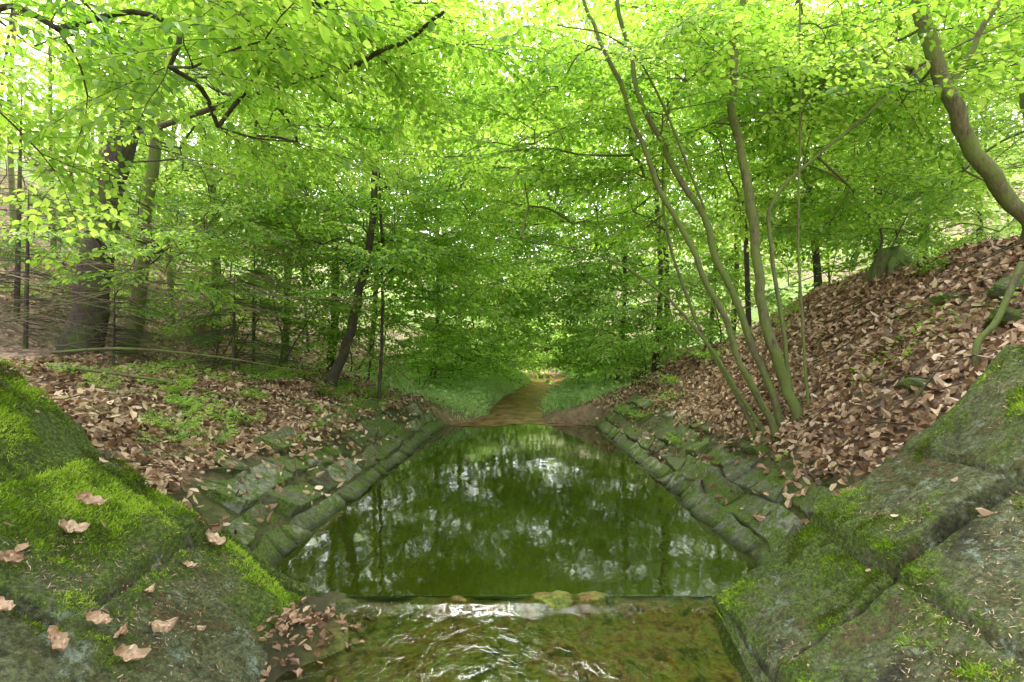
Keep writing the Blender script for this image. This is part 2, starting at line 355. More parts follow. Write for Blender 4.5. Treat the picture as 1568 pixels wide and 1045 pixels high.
# ------------------------------------------------------------ leaf geometry
def leaf_batch(P,D,S,Nn,l,w,fold=.12,droop=.15):
    l=l[:,None];w=w[:,None]
    up=Nn
    b=P;t=P+D*l-up*droop*l
    l1=P+D*l*.32+S*w*.5+up*fold*w;l2=P+D*l*.72+S*w*.40+up*(fold*w-droop*l*.4)
    r1=P+D*l*.32-S*w*.5+up*fold*w;r2=P+D*l*.72-S*w*.40+up*(fold*w-droop*l*.4)
    V=np.stack([b,t,l1,l2,r1,r2],1);n=len(P)
    f=np.array([[0,1,3,2],[0,4,5,1]]);F=(np.arange(n)[:,None,None]*6+f[None]).reshape(-1,4)
    return V.reshape(-1,3),F
def scatter_dead(name,x,y,z,nv,size,tilt,bright=(0,1)):
    n=len(x);P=np.stack([x,y,z],-1)
    up=nrm(nv+rng.normal(0,tilt,(n,3)));D=nrm(np.cross(up,rng.normal(0,1,(n,3))));S=np.cross(up,D)
    l=size*rng.uniform(.5,1.4,n);w=l*rng.uniform(.4,.7,n)
    fold=rng.normal(.05,.4,n)[:,None];dr=rng.normal(.05,.35,n)[:,None]
    V,F=leaf_batch(P-D*l[:,None]*.5,D,S,up,l,w,fold,dr)
    rr=np.repeat(np.clip(rng.uniform(*bright,n)*rng.uniform(.75,1.1,n)+.25*fbm(x*1.5,y*1.5,6,3),0,1),2)
    return make_mesh(name,V,F,[M_dead],rnd=rr,smooth=False)
def normals(x,y):
    e=.06;gx=(H(x+e,y)-H(x-e,y))/(2*e);gy=(H(x,y+e)-H(x,y-e))/(2*e)
    return nrm(np.stack([-gx,-gy,np.ones_like(gx)],-1))
def bank_pts(n,x0,x1,y0,y1,dens):
    x=rng.uniform(x0,x1,n);y=rng.uniform(y0,y1,n);u=Lx(y)-x;v=x-Rx(y);o=np.maximum(u,v)
    k=rng.random(n)<dens(x,y,o);return x[k],y[k]
dn=lambda x,y,o: sm(.45,.90,o+.25*fbm(x*2,y*2,1,2))*(.5+.5*sm(.35,.55,vn(x*1.7,y*1.7,6)))*(1-.9*sm(10.4,12,y)*sm(3.4,1.5,o))+.07*(o>.08)
for (n,x0,x1,y0,y1,sz) in ((34000,-6.5,-1.7,3.0,11,.07),(34000,1.7,6.2,3.0,11.5,.07),(22000,-14,14,10,24,.11)):
    x,y=bank_pts(n,x0,x1,y0,y1,dn)
    scatter_dead('leaf_litter',x,y,H(x,y)+.025+rng.uniform(0,.035,len(x))+.04*(np.maximum(Lx(y)-x,x-Rx(y))<.8),normals(x,y),sz,.40)
n=300;x=rng.normal(-1.15,.18,n);y=rng.normal(2.78,.2,n);k=(x>-1.4)&(x<-.75)&(y<3.08);x,y=x[k],y[k]
scatter_dead('leaf_litter',x,y,-.045-.11*(3.1-y)+mound(x,y)+.02+rng.uniform(-.015,.015,len(x)),np.array([[.1,0,1.]])*np.ones((len(x),1)),.045,.3,(0,.55))
for sd,cnt in ((-1,60),(1,40)):
    x=sd*rng.uniform(1.7,4.2,cnt*3);y=rng.uniform(1.6,3.1,cnt*3);z,_=wing_z(sd,x,y)
    k=rng.random(cnt*3)<(.06+.4*sm(2.6,3.4,abs(x)));x,y,z=x[k],y[k],z[k]
    scatter_dead('leaf_litter',x,y,z+.02,np.array([[-sd*.6,0,1.]])*np.ones((len(x),1)),.05,.25)
for sd in (-1,1):
    n=8000;x=sd*rng.uniform(1.25,3.6,n);y=rng.uniform(1.2,3.1,n);z,_=wing_z(sd,x,y)
    k=(vn(x*3,y*3,4)+.3*fbm(x*9,y*9,3,2))>.5;x,y,z=x[k],y[k],z[k];n=len(x)
    up=np.array([[-sd*.6,0,1.]])+rng.normal(0,.2,(n,3));D=nrm(np.cross(up,rng.normal(0,1,(n,3))));S=nrm(np.cross(up,D));l=rng.uniform(.005,.025,n)
    P=np.stack([x,y,z+.012],-1);w=.0013
    V=np.stack([P-S*w,P+S*w,P+D*l[:,None]+S*w,P+D*l[:,None]-S*w],1).reshape(-1,3)
    make_mesh('needle_debris',V,np.arange(n*4).reshape(-1,4),[M_dead],rnd=rng.uniform(.0,.75,n),smooth=False)
ac=Acc()
for (x,y,sz,yaw,br) in [(-2.13,2.57,.12,.3,.8),(-2.07,2.41,.11,.6,.9),(-1.73,2.97,.12,0,.95),(-1.56,2.31,.12,1.2,.75),(-1.69,2.09,.09,.2,.85),
        (-1.7,1.92,.10,-.2,.7),(-1.52,2.04,.11,.5,.8),(-2.07,2.11,.10,.9,.7),(-1.47,2.44,.05,1,.8),(-1.70,2.43,.06,2,.9),(-1.71,2.72,.06,.4,.85),(-1.62,2.15,.08,2.2,.6),(-1.95,1.95,.09,.2,.95)]:
    zz,_=wing_z(np.sign(x),np.array([x]),np.array([y]));n1,n2=13,9
    up=nrm(np.array([-np.sign(x)*.65,-.0,1.]));d=np.array([math.cos(yaw),math.sin(yaw),0]);d=nrm(d-up*d.dot(up));s=np.cross(up,d)
    T,S=np.meshgrid(np.linspace(0,1,n1),np.linspace(-1,1,n2),indexing='ij')
    wdt=.27*np.sin(np.pi*T**.85)**.75*(1+.10*np.sin(T*44))+.005
    hh=(.22*S*S*(1 if yaw<1 else -.6)+.45*(T-.5)**2*2+.07*np.sin(T*15+S*2+yaw*9)*abs(S)+.12*T*S)
    V=np.array([x,y,zz[0]+.022])+((T-.5+.12*S*np.sin(yaw*5))[...,None]*d+(S*wdt+.12*np.sin(T*3+yaw))[...,None]*s+hh[...,None]*up)*sz
    ac.add(V.reshape(-1,3),gridF(n2,n1),np.clip(br-.25+rng.normal(0,.14,(n1-1)*(n2-1)),0,1))
ac.obj('dead_leaves',[M_dead])
# ------------------------------------------------------------ sprays
def spray_template(seed,lo=False,kind='leaf'):
    r=np.random.default_rng(seed);tw=[];LP=[];LD=[];LS=[];LN=[];LL=[]
    def twig(p0,d,length,rad,segs):
        pts=[p0];dd=d.copy()
        for i in range(segs):
            dd=nrm(dd+np.array([r.normal(0,.10),r.normal(0,.10),r.normal(-.04,.06)]));pts.append(pts[-1]+dd*length/segs)
        pts=np.array(pts);tw.append((pts,np.linspace(rad,rad*.35,segs+1)));return pts
    def leaves(pts,sp,l0,skip=0):
        seg=np.diff(pts,axis=0);ln=np.linalg.norm(seg,axis=1);cum=np.r_[0,np.cumsum(ln)];tot=cum[-1];s=skip;sd=1
        while s<=tot:
            i=min(np.searchsorted(cum,s,side='right')-1,len(seg)-1);f=(s-cum[i])/ln[i];p=pts[i]+seg[i]*f;T=nrm(seg[i])
            n=nrm(np.array([r.normal(0,.34),r.normal(0,.34),1]));side=nrm(np.cross(n,T))
            a=r.uniform(.6,1.1)*sd if s<tot-sp else r.normal(0,.2)
            D=nrm(T*math.cos(a)+side*math.sin(a)+n*r.normal(-.2,.28));n=nrm(n-D*n.dot(D))
            LP.append(p);LD.append(D);LS.append(np.cross(n,D));LN.append(n);LL.append(l0*r.uniform(.6,1.15));sd=-sd;s+=sp*r.uniform(.8,1.2)
    if kind=='leaf':
        sp=.055 if not lo else .085;l0=.080 if not lo else .118
        m=twig(np.zeros(3),np.array([1.,0,.05]),1.0,.005,5)
        leaves(m,sp*1.2,l0,.2)
        k=.12;sd=1
        while k<.92:
            i=int(k*5);p=m[i]+(m[i+1]-m[i])*(k*5-i);T=nrm(m[i+1]-m[i])
            a=sd*r.uniform(.65,1.0);d=nrm(np.array([math.cos(a)*T[0]-math.sin(a)*T[1],math.sin(a)*T[0]+math.cos(a)*T[1],r.normal(0,.12)]))
            q=twig(p,d,(.55*(1-k)+.14)*r.uniform(.75,1.2),.0025,3);leaves(q,sp,l0,.05);k+=r.uniform(.06,.095);sd=-sd
    else:
        m=twig(np.zeros(3),np.array([1.,0,-.05]),1.0,.006,5);k=.1;sd=1
        def need(pts):
            n=int(60*np.linalg.norm(pts[-1]-pts[0]))
            for f in np.linspace(0,1,max(n,4)):
                i=min(int(f*(len(pts)-1)),len(pts)-2);g=f*(len(pts)-1)-i;p=pts[i]+(pts[i+1]-pts[i])*g;T=nrm(pts[i+1]-pts[i])
                D=nrm(T*.7+r.normal(0,.6,3));nn=nrm(np.cross(D,r.normal(0,1,3)))
                LP.append(p);LD.append(D);LS.append(np.cross(nn,D));LN.append(nn);LL.append(r.uniform(.02,.03))
        need(m)
        while k<.95:
            i=int(k*5);p=m[i]+(m[i+1]-m[i])*(k*5-i);T=nrm(m[i+1]-m[i]);a=sd*.85
            d=nrm(np.array([math.cos(a)*T[0]-math.sin(a)*T[1],math.sin(a)*T[0]+math.cos(a)*T[1],-.12]))
            q=twig(p,d,(.5*(1-k)+.1)*r.uniform(.7,1.2),.002,2);need(q);k+=.06;sd=-sd
    P,D,S,Nn,Ll=map(np.array,(LP,LD,LS,LN,LL));wr=.6 if kind=='leaf' else .16
    if lo or kind!='leaf':
        n=len(P);l=Ll[:,None];w=l*wr
        V=np.stack([P,P+D*l*.45+S*w*.5,P+D*l-Nn*l*.1,P+D*l*.45-S*w*.5],1).reshape(-1,3);F=np.arange(n*4).reshape(-1,4);rr=r.random(n)
    else:
        V,F=leaf_batch(P,D,S,Nn,Ll,Ll*wr);rr=np.repeat(r.random(len(P)),2)
    a=Acc()
    for pts,rad in tw: a.add(*tube(pts,rad,3))
    tv=np.concatenate(a.V);tf=np.concatenate(a.F)
    return dict(V=V,F=F,r=rr,tv=tv,tf=tf)
TPL={'hi':[spray_template(i) for i in range(6)],'lo':[spray_template(20+i,True) for i in range(5)],'ndl':[spray_template(40+i,True,'n') for i in range(4)]}
def place(tpls,P,D,sc,tw=True,upj=.25):
    n=len(P);Zv=nrm(np.array([[0,0,1.]])+rng.normal(0,upj,(n,3)));D=nrm(D);Zv=nrm(Zv-D*(Zv*D).sum(-1,keepdims=True));Yv=np.cross(Zv,D)
    M=np.stack([D,Yv,Zv],-1)*sc[:,None,None];pick=rng.integers(0,len(tpls),n);la,ta=Acc(),Acc()
    for i,t in enumerate(tpls):
        k=np.where(pick==i)[0]
        if len(k)==0: continue
        for key,fk,acc in (('V','F',la),('tv','tf',ta)):
            v=np.einsum('kij,vj->kvi',M[k],t[key])+P[k][:,None];f=t[fk][None]+(np.arange(len(k))*len(t[key]))[:,None,None]
            if key=='V':
                cl=rng.normal(0,.20,len(k));r=np.clip(t['r'][None]*.75+.10+cl[:,None],0,1).ravel()
            else: r=.5
            acc.add(v.reshape(-1,3),f.reshape(-1,4),r)
    return la,ta
CAM=np.array([0,0,1.5])
def build_tree(name,stems,crowns,scale=1.,bark=M_bark,leaf=M_leaf,q='hi',per=2,hmin=1.6,bumpy=.12,horiz=.25,gap=True):
    root=empty(name);ac=Acc();nodes=[];par=[];rad0=[]
    for si,(pts,r0,r1) in enumerate(stems):
        P=catmull(pts,7);n=len(P);P=P+np.c_[fbm(np.arange(n)*.4+si*9,np.zeros(n),1,2),fbm(np.arange(n)*.4+si*5,np.ones(n)*3,2,2),np.zeros(n)]*min(.09,r0*1.5)
        R=np.linspace(r0,r1,n)
        if pts[0][2]<H(pts[0][0],pts[0][1])+.6: R=R*(1+.45*np.exp(-np.arange(n)/1.5)); P[0,2]-=.25
        ac.add(*tube(P,R,12 if r0>.05 else 7,bumpy,si*3.))
        for p in P[::2]:
            if p[2]>P[0][2]+hmin: nodes.append(p)
    if not nodes: nodes=[P[-1]]
    ns=len(nodes);pts=[]
    for (c,r,n) in crowns:
        m=0;c=np.array(c);r=np.array(r)
        while m<n:
            p=c+nrm(rng.normal(0,1,3))*r*rng.random()**.4
            m+=1
            if p[2]<H(p[0],p[1])+.45: continue
            if np.linalg.norm(p-CAM)<2.3: continue
            if p[1]<3.0 and p[2]<2.9 and abs(p[0])<2.5: continue
            if gap and abs(p[0]-.1)<.5+.012*p[1] and p[1]<27 and p[2]>1.5+.54*p[1]: continue
            if abs(p[0])<2.2 and p[1]<8 and p[2]<2.6: continue
            if p[2]>1.5+.78*max(p[1],1)+.6: continue
            pts.append(p)
    SN=np.array(nodes);pts=sorted(pts,key=lambda p:np.min(np.linalg.norm(SN-p,axis=1)));par=[-1]*ns
    A=list(nodes)
    for p in pts:
        arr=np.array(A);d=np.linalg.norm(arr-p,axis=1)+.8*np.clip(arr[:,2]-p[2],0,9)
        j=int(np.argmin(d));par.append(j);A.append(p)
    cnt=np.ones(len(A))
    for i in range(len(A)-1,ns-1,-1): cnt[par[i]]+=cnt[i]
    SP=[];SD=[]
    for i in range(ns,len(A)):
        a=A[par[i]];b=A[i];L_=np.linalg.norm(b-a);mid=(a+b)/2+rng.normal(0,.06,3)*L_+np.array([0,0,.06*L_])
        rr=lambda c:min(.003+.0027*math.sqrt(c),.018)*scale**.5
        ra=rr(cnt[par[i]]) if par[i]>=ns else rr(cnt[i])*1.15
        C=catmull([a,mid,b],3);ac.add(*tube(C,np.linspace(min(ra,rr(cnt[i])*1.3),rr(cnt[i]),len(C)),5))
        d=b-a;d[2]*=horiz;d=nrm(d)
        for j in range(per):
            an=rng.normal(0,.35)+(j-(per-1)/2)*1.1;c_,s_=math.cos(an),math.sin(an)
            SP.append(b);SD.append([d[0]*c_-d[1]*s_,d[0]*s_+d[1]*c_,d[2]+rng.normal(-.08,.15)])
    if SP:
        la,ta=place(TPL[q],np.array(SP),np.array(SD),scale*rng.uniform(.7,1.15,len(SP)))
        la.obj('foliage',[leaf],parent=root,smooth=False);ta.obj('twigs',[M_twig],parent=root)
    ac.obj('trunk_and_limbs',[bark],parent=root);return root
g=lambda x,y:float(H(x,y))
build_tree('beech_tree',[([(-4.9,2.2,g(-4.9,2.2)),(-4.5,2.4,3.),(-3.9,2.7,4.6),(-3.4,3.,6.5)],.12,.05),([(-4.2,2.6,3.6),(-3.0,3.1,3.9),(-1.8,3.7,4.1),(-.6,4.2,4.4)],.02,.006)],
   [((-2.6,3.4,3.75),(1.7,1.2,1.0),48),((-.9,4.2,4.5),(1.6,1.2,.5),28)])
build_tree('beech_tree',[([(-6.75,8,g(-6.7,8)),(-6.45,8,3.2),(-6.1,8,5.),(-5.8,8,6.6),(-5.5,8,9)],.25,.13),
   ([(-6.1,8,4.9),(-4.47,6.5,4.4),(-2.26,5,4.15),(-1.26,4.4,4.03),(-.53,4,4.2)],.042,.014)],
   [((-4.6,8.4,5.0),(2.0,1.6,2.0),62),((-2.3,5.8,4.7),(1.9,1.1,.8),52),((-4.6,6.6,2.9),(1.2,1,.8),14)])
build_tree('beech_tree',[([(-6.75,9,g(-6.75,9)),(-6.5,9,3),(-6.3,9,5.4),(-6.3,9,8)],.13,.07)],[((-6.0,10.4,5.4),(2.8,2.,3.2),85)],bark=M_hbark)
build_tree('beech_tree',[([(-3.2,9,g(-3.2,9)),(-2.74,9,2.19),(-2.57,9,3.1),(-2.46,9,4.83),(-2.4,9,7.5)],.085,.045)],
   [((-2.3,9.1,4.4),(2.3,2.,2.3),105),((-.7,9.6,6.9),(2.1,1.6,1.3),52)])
build_tree('young_beech_tree',[([(-2.4,9.3,g(-2.4,9.3)),(-2.36,9.3,3.1),(-2.45,9.3,6.5)],.03,.02)],[((-1.9,9.5,3.2),(1.8,1.6,1.5),48)],hmin=.9)
g5=.55
build_tree('hornbeam_tree',[
 ([(2.75,5,g5),(2.72,5,1.1),(2.43,5,2.07),(2.30,5,3.03),(2.21,5,3.99),(2.26,5,4.94),(2.3,5,6.6)],.056,.028),
 ([(2.68,5.05,g5),(2.6,5.05,1.05),(2.14,5.1,2.27),(1.70,5.1,3.22),(1.38,5.1,3.86),(1.1,5.1,4.9),(1.0,5.1,6)],.042,.016),
 ([(2.62,4.95,g5),(2.21,4.9,1.37),(1.76,4.85,2.39),(1.38,4.8,3.09),(.99,4.7,3.99),(.68,4.7,4.75),(.5,4.7,5.6)],.034,.012),
 ([(2.6,5.1,g5),(1.89,5.3,1.76),(1.31,5.4,2.33),(.74,5.6,2.62),(.1,5.7,2.78)],.020,.006),
 ([(2.81,5,g5),(2.56,5,2.39),(2.59,5,3.03),(3.35,5,3.73),(4.12,5,4.37),(5,5,4.82)],.022,.010),
 ([(2.84,4.9,g5),(2.75,4.9,2.39),(2.78,4.9,3.67),(2.81,4.9,5.5)],.013,.008),
 ([(2.55,5.2,g5),(2.0,5.6,1.9),(1.75,5.9,3.1),(1.85,6,4.5)],.022,.010),
 ([(1.9,5,2.9),(1.35,4.7,3.9),(.9,4.3,4.15),(.35,4.0,4.1)],.012,.005)],
 [((2.0,5.7,4.7),(2.7,1.4,1.3),125),((.9,6.4,3.7),(1.8,1.3,.8),48),((3.3,6.6,3.6),(1.2,1.,.8),20)],bark=M_hbark,hmin=1.5,bumpy=.25)
build_tree('beech_tree',[([(5.2,5,g(5.2,5)-.1),(4.95,5,2.95),(4.43,5,3.73),(3.99,5,4.94),(3.75,5,6.8)],.075,.066),([(4.3,5,4.1),(4.7,4.8,4.9),(5.2,4.6,5.6)],.03,.02)],
   [((4.6,6.2,5.2),(2.2,1.2,1.1),62)],bark=M_hbark)
build_tree('beech_tree',[([(7.6,7,g(7.6,7)),(7.2,7,5),(6.9,7,8.5)],.15,.09)],[((6.6,7.9,5.2),(2.4,2.,2.),75)],bark=M_hbark)
mid=[(3.95,14,.08,3.,(2.6,2.6,2.8),90,1.25),(3.4,16.5,.07,2.2,(2.6,2.6,2.8),75,1.3),(6.4,10.5,.07,6.,(2.6,2.4,2.4),68,1.2),(8.3,11.5,.09,8,(3,3,3),70,1.3),
 (-4.6,13,.10,-3.0,(2.8,2.6,3.0),90,1.3),(-7.8,13.5,.12,-7.6,(3,3,3.4),70,1.4),(-2.6,17,.08,-1.2,(2.6,2.6,3.2),90,1.4),(5.8,19,.1,4.6,(3.4,3,4),80,1.6),(-11,15,.14,-10.5,(3.4,3,4),68,1.6),
 (12,15,.12,11.5,(3.4,3,3.6),70,1.6),(-5.5,20,.1,-4.5,(3.6,3,4.5),75,1.7),(-2.4,24,.12,-.3,(4,3,4.5),105,1.9),(9.5,22,.12,9,(4,3,5),75,1.9)]
for i,(x,y,r,cx,cr,n,sc) in enumerate(mid):
    z=g(x,y);h=rng.uniform(8,11)+y*.25
    build_tree('beech_tree',[([(x,y,z),(x+rng.normal(0,.15),y,z+h*.3),(x+rng.normal(0,.3),y,z+h*.65),(x+rng.normal(0,.4),y,z+h)],r,r*.4)],
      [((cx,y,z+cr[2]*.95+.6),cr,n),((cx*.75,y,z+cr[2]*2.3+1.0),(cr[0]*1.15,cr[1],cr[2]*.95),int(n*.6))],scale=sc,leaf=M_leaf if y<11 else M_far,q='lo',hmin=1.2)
for i in range(26):
    y=rng.uniform(10,28);x=rng.choice([-1,1])*rng.uniform(.28,1.05)*y
    z=g(x,y);r=rng.uniform(.03,.09)
    ac=Acc();P=catmull([(x,y,z-.2),(x+rng.normal(0,.2),y,z+4),(x+rng.normal(0,.5),y,z+9),(x+rng.normal(0,.8),y,z+15)],5);ac.add(*tube(P,np.linspace(r,r*.4,len(P)),8,.1,i))
    ac.obj('tree_trunk',[M_bark if i%2 else M_hbark])
for (cx,cy,rx,n,sc) in [(-3.6,11.2,1.5,26,1.),(-6,11,1.5,22,1.),(2.9,11.5,1.2,28,1.),(4.8,12,1.6,30,1.1),(-2.8,15,1.4,26,1.2),(3.0,17,1.4,32,1.3),(6.6,8.8,1.3,20,1.),(-8.6,10.5,1.6,22,1.),(-2.4,20,2,48,1.6),(4.2,21,1.9,46,1.6),(-.6,25.5,1.5,44,1.7),(4.9,26,1.8,44,1.8),(1.6,33,3,90,2.1),(-2,31,2.6,60,2.),(4.9,6.9,.6,14,.5),(-4.4,9.6,1.,20,.9),(-5.2,8.9,.7,12,.8)]:
    z=g(cx,cy)
    build_tree('understorey_shrub',[([(cx,cy,z),(cx+.1,cy,z+.6),(cx-.1,cy,z+1.4*min(rx,1))],.02,.008),([(cx,cy,z),(cx+.5*min(rx,1),cy,z+.8*min(rx,1)),(cx+.8*min(rx,1),cy,z+1.4*min(rx,1))],.016,.006)],
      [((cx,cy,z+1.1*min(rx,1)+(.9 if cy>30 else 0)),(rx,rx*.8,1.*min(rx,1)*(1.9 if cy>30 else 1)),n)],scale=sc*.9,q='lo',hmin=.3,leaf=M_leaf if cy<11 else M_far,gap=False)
def spruce(x,y,h,sc,n):
    z=g(x,y);root=empty('spruce_tree');ac=Acc();P=np.array([[x,y,z-.1],[x,y,z+h*.5],[x,y,z+h]]);ac.add(*tube(P,[.02*h**.6,.015*h**.6,.005],7))
    SP=[];SD=[]
    for i in range(n):
        f=rng.random()**1.2;hh=z+.15+f*h*.95;a=rng.uniform(0,6.28);ln=(1-f)*h*.42+.2
        d=np.array([math.cos(a),math.sin(a),-.12]);e=np.array([x,y,hh])
        ac.add(*tube(np.array([e,e+d*ln*.5+[0,0,.03],e+d*ln]),[.008,.006,.003],4))
        for k in np.arange(.15,1,.33): SP.append(e+d*ln*k);SD.append(d+rng.normal(0,.3,3)*[1,1,.3])
    la,ta=place(TPL['ndl'],np.array(SP),np.array(SD),sc*rng.uniform(.5,.9,len(SP)),upj=.15)
    la.obj('needles',[M_needle],parent=root,smooth=False);ta.obj('twigs',[M_bark],parent=root);ac.obj('trunk_and_limbs',[M_bark],parent=root)
for a in [(-4.4,8.1,1.7,.8,36),(-5.6,7.2,1.2,.7,24),(-7.6,8.,2.6,1.,36),(-9.2,9.5,4.5,1.2,45),(-5.3,10.5,2.6,.9,36),(11,12,6,1.6,45)]: spruce(*a)
n=90;P=np.stack([rng.uniform(-9.5,-3.4,n),rng.uniform(6.2,10,n),rng.uniform(1.5,4.2,n)],-1);P=P[(np.abs(P[:,0]/P[:,1])<1.1)]
a=rng.normal(0,.7,len(P));la,ta=place(TPL['lo'],P,np.stack([np.cos(a),np.sin(a),rng.normal(-.12,.1,len(P))],-1),rng.uniform(1.2,2.2,len(P)),upj=.3)
ta.obj('bare_branches',[bark_mat('dead_twig',(.16,.12,.07),(.32,.25,.16),(.2,.22,.1),.55)])
# distant foliage mass
n=3500;cy=rng.uniform(19,46,n);cx=rng.uniform(-1.25,1.25,n)*cy;top=.86*cy+3
cz=H(cx,cy)+.4+rng.random(n)**.9*top
k=~((abs(cx-.5)<1.3)&(cz>1.5+.53*cy)&(rng.random(n)<.8))&~((cx>Lx(cy)-.5)&(cx<Rx(cy)+.5)&(cz<1.7)&(cy<31))
C=np.stack([cx,cy,cz],-1)[k];m=34
P=(C[:,None]+rng.normal(0,1,(len(C),m,3))*np.array([1.3,1.1,.42])).reshape(-1,3);nn=len(P)
up=nrm(np.array([[0,0,1.]])+rng.normal(0,.5,(nn,3)));D=nrm(np.cross(up,rng.normal(0,1,(nn,3))));S=np.cross(up,D);l=rng.uniform(.18,.36,nn)[:,None]
V=np.stack([P,P+D*l*.5+S*l*.32,P+D*l,P+D*l*.5-S*l*.32],1).reshape(-1,3)
rr=np.clip(np.repeat(rng.normal(.5,.24,len(C)),m)+rng.normal(0,.2,nn),0,1)
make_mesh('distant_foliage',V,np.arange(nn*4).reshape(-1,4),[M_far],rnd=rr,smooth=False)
# grass and low herbs
def herbs(x,y,h0,h1,l0,l1,m=None,r0=.3):
    nn=len(x);P=np.stack([x,y,H(x,y)+rng.uniform(h0,h1,nn)],-1)
    up=nrm(np.array([[0,-.2,1.]])+rng.normal(0,.35,(nn,3)));D=nrm(np.cross(up,rng.normal(0,1,(nn,3))));S=np.cross(up,D);l=rng.uniform(l0,l1,nn)[:,None]
    V=np.stack([P,P+D*l*.5+S*l*.35,P+D*l,P+D*l*.5-S*l*.35],1).reshape(-1,3)
    make_mesh('low_herbs',V,np.arange(nn*4).reshape(-1,4),[m or M_grass],rnd=rng.uniform(r0,1,nn),smooth=False)
def grass(n,x0,x1,y0,y1,f):
    x=rng.uniform(x0,x1,n);y=rng.uniform(y0,y1,n);k=rng.random(n)<f(x,y);x,y=x[k],y[k]
    pat=fbm(x*1.2,y*1.2,3,4)
    blades('grass',np.stack([x,y,H(x,y)-.01],-1),np.array([[0,0,1.]])*np.ones((len(x),1)),.13+.16*np.clip(pat+.3,0,1),.010,M_grass,.5,rnd=np.clip(.5+pat*.8+rng.normal(0,.2,len(x)),0,1))
    k=rng.random(len(x))<.45;herbs(x[k],y[k],.08,.34,.05,.12)
grass(85000,-6,5,10.2,27,lambda x,y:np.where((x<Lx(y)-.05)|(x>Rx(y)+np.where(y<12,.9,.05)),1,0)*sm(10.2,11.6,y)*np.where(x<0,sm(4.6,3.,Lx(y)-x),sm(2.8,1.8,x-Rx(y)))*sm(.3,.5,vn(x*1.3,y*1.3,5)+.15))
n=26000;x=np.r_[rng.uniform(-6,-2.2,n),rng.uniform(2.1,5.5,n//3)];y=rng.uniform(3.9,10.8,len(x));o=np.maximum(Lx(y)-x,x-Rx(y))
k=((.6*vn(x*1.3,y*1.3,2)+.4*vn(x*4,y*4,3)+.10*sm(7,10,y))>.66)&(o>.5);herbs(x[k],y[k],.03,.13,.025,.06,M_leaf,.4)
def plant(x,y,sz,n,lf):
    z=g(x,y);r=empty('fern_plant');SP=np.repeat([[x,y,z+.03]],n,0);a=rng.uniform(0,6.28,n)
    SD=np.stack([np.cos(a),np.sin(a),rng.uniform(.3,.9,n)],-1);la,ta=place(TPL['hi' if lf else 'ndl'],SP,SD,sz*rng.uniform(.7,1.1,n),upj=.1)
    la.obj('fronds',[M_leaf if lf else M_grass],parent=r,smooth=False);ta.obj('stems',[M_twig],parent=r)
for a in [(-3.0,4.6,.3,8,1),(-3.3,5.3,.3,8,1),(-2.9,5.6,.25,7,1),(-2.7,4.1,.26,7,0),(-3.4,4.3,.3,8,0),(-2.5,7.6,.3,8,1),(-2.9,8.4,.35,8,1),(-3.6,7.4,.35,8,1),(-4.2,6.3,.3,8,1),(-3.7,4.9,.3,8,0),(-2.8,4.9,.28,8,0),(-4.4,5.5,.3,7,1),(-2.4,6.2,.22,7,1),(-2.4,8.6,.3,7,1),
   (-3.2,6.4,.3,8,1),(-3.9,8.2,.4,9,1),(-3.1,9.3,.4,9,1),(-2.6,9.8,.4,9,1),(-4.9,7.6,.35,8,1),(-2.9,7.0,.3,8,0),(-2.6,5.2,.25,8,0),(-2.9,4.3,.26,7,1),(-2.7,4.6,.22,7,1),(-3.2,4.9,.25,7,1),(-3.8,5.8,.3,8,1),(-2.35,5.6,.2,6,1),
   (2.5,4.9,.2,8,0),(2.3,7.5,.3,8,0),(2.6,8.3,.35,8,1),(2.9,9,.4,9,1),(4.6,5.8,.45,8,1),(5.2,6.2,.5,9,1),(3.9,7.2,.3,6,1),(2.2,9.6,.35,8,1),(2.,4.2,.14,6,0),(2.9,5.1,.2,7,0),(4.2,7.8,.4,8,1),(3.4,8.6,.4,8,1),(2.2,8.8,.3,8,1),(2.15,6.6,.22,7,1)]: plant(*a)
def stump(x,y,r,h,m,nm):
    z=g(x,y);ac=Acc();P=np.array([[x,y,z-.2],[x,y,z+.02],[x,y,z+h*.3],[x+.02,y,z+h*.7],[x+.03,y,z+h*.96],[x+.03,y,z+h],[x+.03,y,z+h*.97]]);V,F=tube(P,[r*1.4,r*1.2,r*1.02,r*.95,r*.93,r*.8,.01],28,.5,x);ac.add(V,F)
    for k in range(6):
        a=k*1.05+x;d=np.array([math.cos(a),math.sin(a)]);q=[(x+d[0]*r*t_,y+d[1]*r*t_,z+h*zz) for t_,zz in ((.7,.35),(1.2,.12),(1.9,-.05))];q[2]=(q[2][0],q[2][1],g(q[2][0],q[2][1])-.03);C=catmull(q,4);ac.add(*tube(C,np.linspace(r*.28,r*.12,len(C)),7,.3,k))
    ac.obj(nm,[m])
stump(-7.9,12.6,.38,.7,bark_mat('stump_wood',(.12,.08,.05),(.34,.25,.16),(.18,.22,.06),.55),'tree_stump')
stump(4.95,6.6,.20,.26,bark_mat('stump_moss',(.05,.06,.015),(.16,.15,.06),(.10,.17,.025),.42),'tree_stump')
ac=Acc()
for i in range(460):
    sd=rng.choice([-1,1]);y=rng.uniform(3.3,11);x=sd*(1.9+rng.random()*3.6);a=rng.uniform(0,6.28);l=rng.uniform(.15,.9)
    q=np.array([[x+math.cos(a)*l*t_,y+math.sin(a)*l*t_] for t_ in (-.5,0,.5)])
    if (np.abs(q[:,0])<1.85).any(): continue
    zz=H(q[:,0],q[:,1])+.05+rng.uniform(0,.05);r=rng.uniform(.002,.008)
    ac.add(*tube(np.c_[q,zz],[r,r,r*.5],5),rng.random())
ac.obj('fallen_twigs',[M_twig])
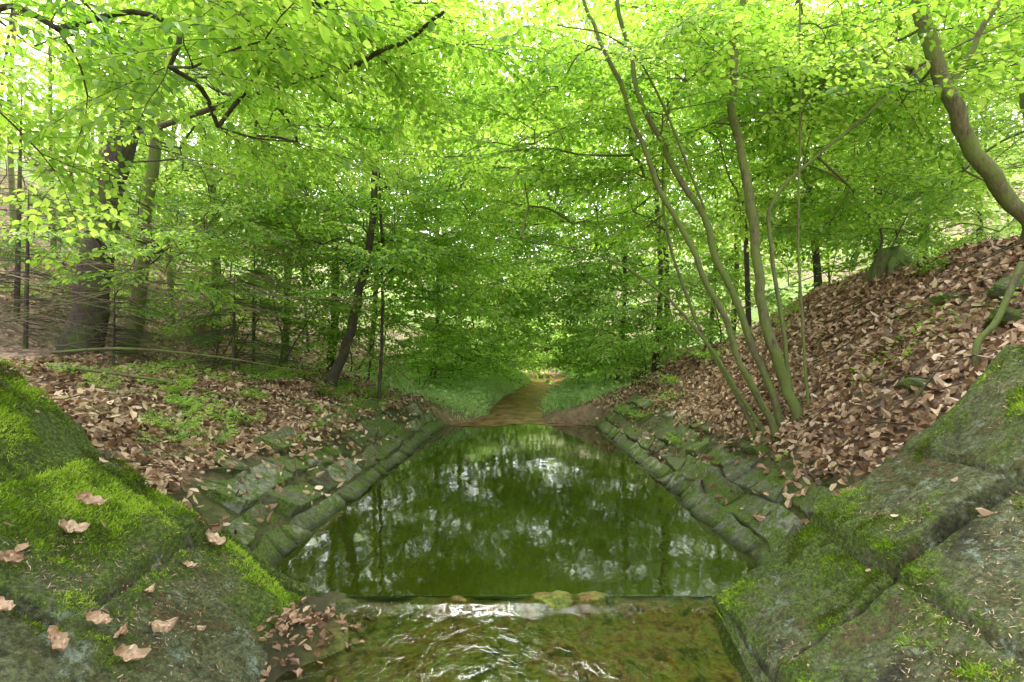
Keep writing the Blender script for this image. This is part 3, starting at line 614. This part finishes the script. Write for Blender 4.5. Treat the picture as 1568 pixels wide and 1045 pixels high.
def limb(nm,pts,r0,r1,m=M_hbark):
    P=catmull(pts,6);a=Acc();a.add(*tube(P,np.linspace(r0,r1,len(P)),8,.25,pts[0][0]));a.obj(nm,[m])
limb('fallen_branch',[(-5.6,6.2,g(-5.6,6.2)+.1),(-4.6,6.0,g(-4.6,6)+.15),(-3.7,5.9,g(-3.7,5.9)+.12),(-3.0,6.1,g(-3,6.1)+.1)],.022,.008)
limb('fallen_branch',[(-6.2,6.9,1.5),(-5.0,6.6,1.55),(-3.9,6.7,1.45),(-2.9,7.0,1.25)],.02,.007)
limb('exposed_root',[(4.0,4.0,2.2),(3.7,3.9,1.75),(3.45,3.8,1.55),(3.38,3.7,1.2),(3.33,3.6,.95)],.028,.02)
def rock(x,y,z,s,seed):
    n1,n2=18,24;r=np.random.default_rng(seed);th=np.linspace(.02,np.pi-.02,n1);ph=np.linspace(0,2*np.pi,n2,endpoint=False);T,Pp=np.meshgrid(th,ph,indexing='ij')
    d=np.stack([np.sin(T)*np.cos(Pp),np.sin(T)*np.sin(Pp),np.cos(T)],-1);pl=nrm(r.normal(0,1,(9,3)));q=np.min(np.where(d@pl.T>.05,r.uniform(.55,.9,9)/np.maximum(d@pl.T,.05),1.2),-1)
    V=d*q[...,None]*np.array(s)+np.array([x,y,z]);i=np.arange(n1-1)[:,None]*n2;j=np.arange(n2)[None];k=(j+1)%n2
    make_mesh('rock',V.reshape(-1,3),np.stack([i+j,i+n2+j,i+n2+k,i+k],-1).reshape(-1,4),[M_slab],rnd=np.full((n1-1)*n2,r.random()),smooth=False)
for i,(x,y,s) in enumerate([(3.2,4.0,.15),(3.9,4.05,.2),(4.3,4.4,.22),(4.1,4.8,.15),(-2.9,4.0,.09),(-.55,12.4,.12),(.9,12.2,.1),(-.2,14.,.09),(1.2,11.6,.08)]):
    rock(x,y,g(x,y)-.01,(s,s*.8,s*.5),i)
# ------------------------------------------------------------ light, sky, camera
w=bpy.data.worlds.new('World');scene.world=w;w.use_nodes=True;nt=w.node_tree
bg=nt.nodes['Background'];sk=nt.nodes.new('ShaderNodeTexSky');sk.sky_type='NISHITA';sk.sun_disc=False
sk.sun_elevation=math.radians(58);sk.sun_rotation=0;sk.dust_density=4;sk.air_density=1;sk.ozone_density=1
hs=N(nt,'ShaderNodeHueSaturation',Saturation=.25,Value=6.0);nt.links.new(sk.outputs[0],hs.inputs['Color']);nt.links.new(hs.outputs[0],bg.inputs[0]);bg.inputs[1].default_value=.15
sl=bpy.data.lights.new('sun','SUN');sl.energy=5.;sl.angle=math.radians(12);sl.color=(1,.96,.88)
so=bpy.data.objects.new('sun',sl);scene.collection.objects.link(so);so.rotation_euler=(math.radians(-32),0,0)
cam=bpy.data.cameras.new('camera');co=bpy.data.objects.new('camera',cam);scene.collection.objects.link(co)
cam.lens=18;cam.sensor_width=36;cam.clip_end=600;cam.clip_start=.05
co.location=(0,0,1.5);co.rotation_euler=(math.radians(91.28),0,0);scene.camera=co
scene.view_settings.view_transform='Standard';scene.view_settings.look='None'
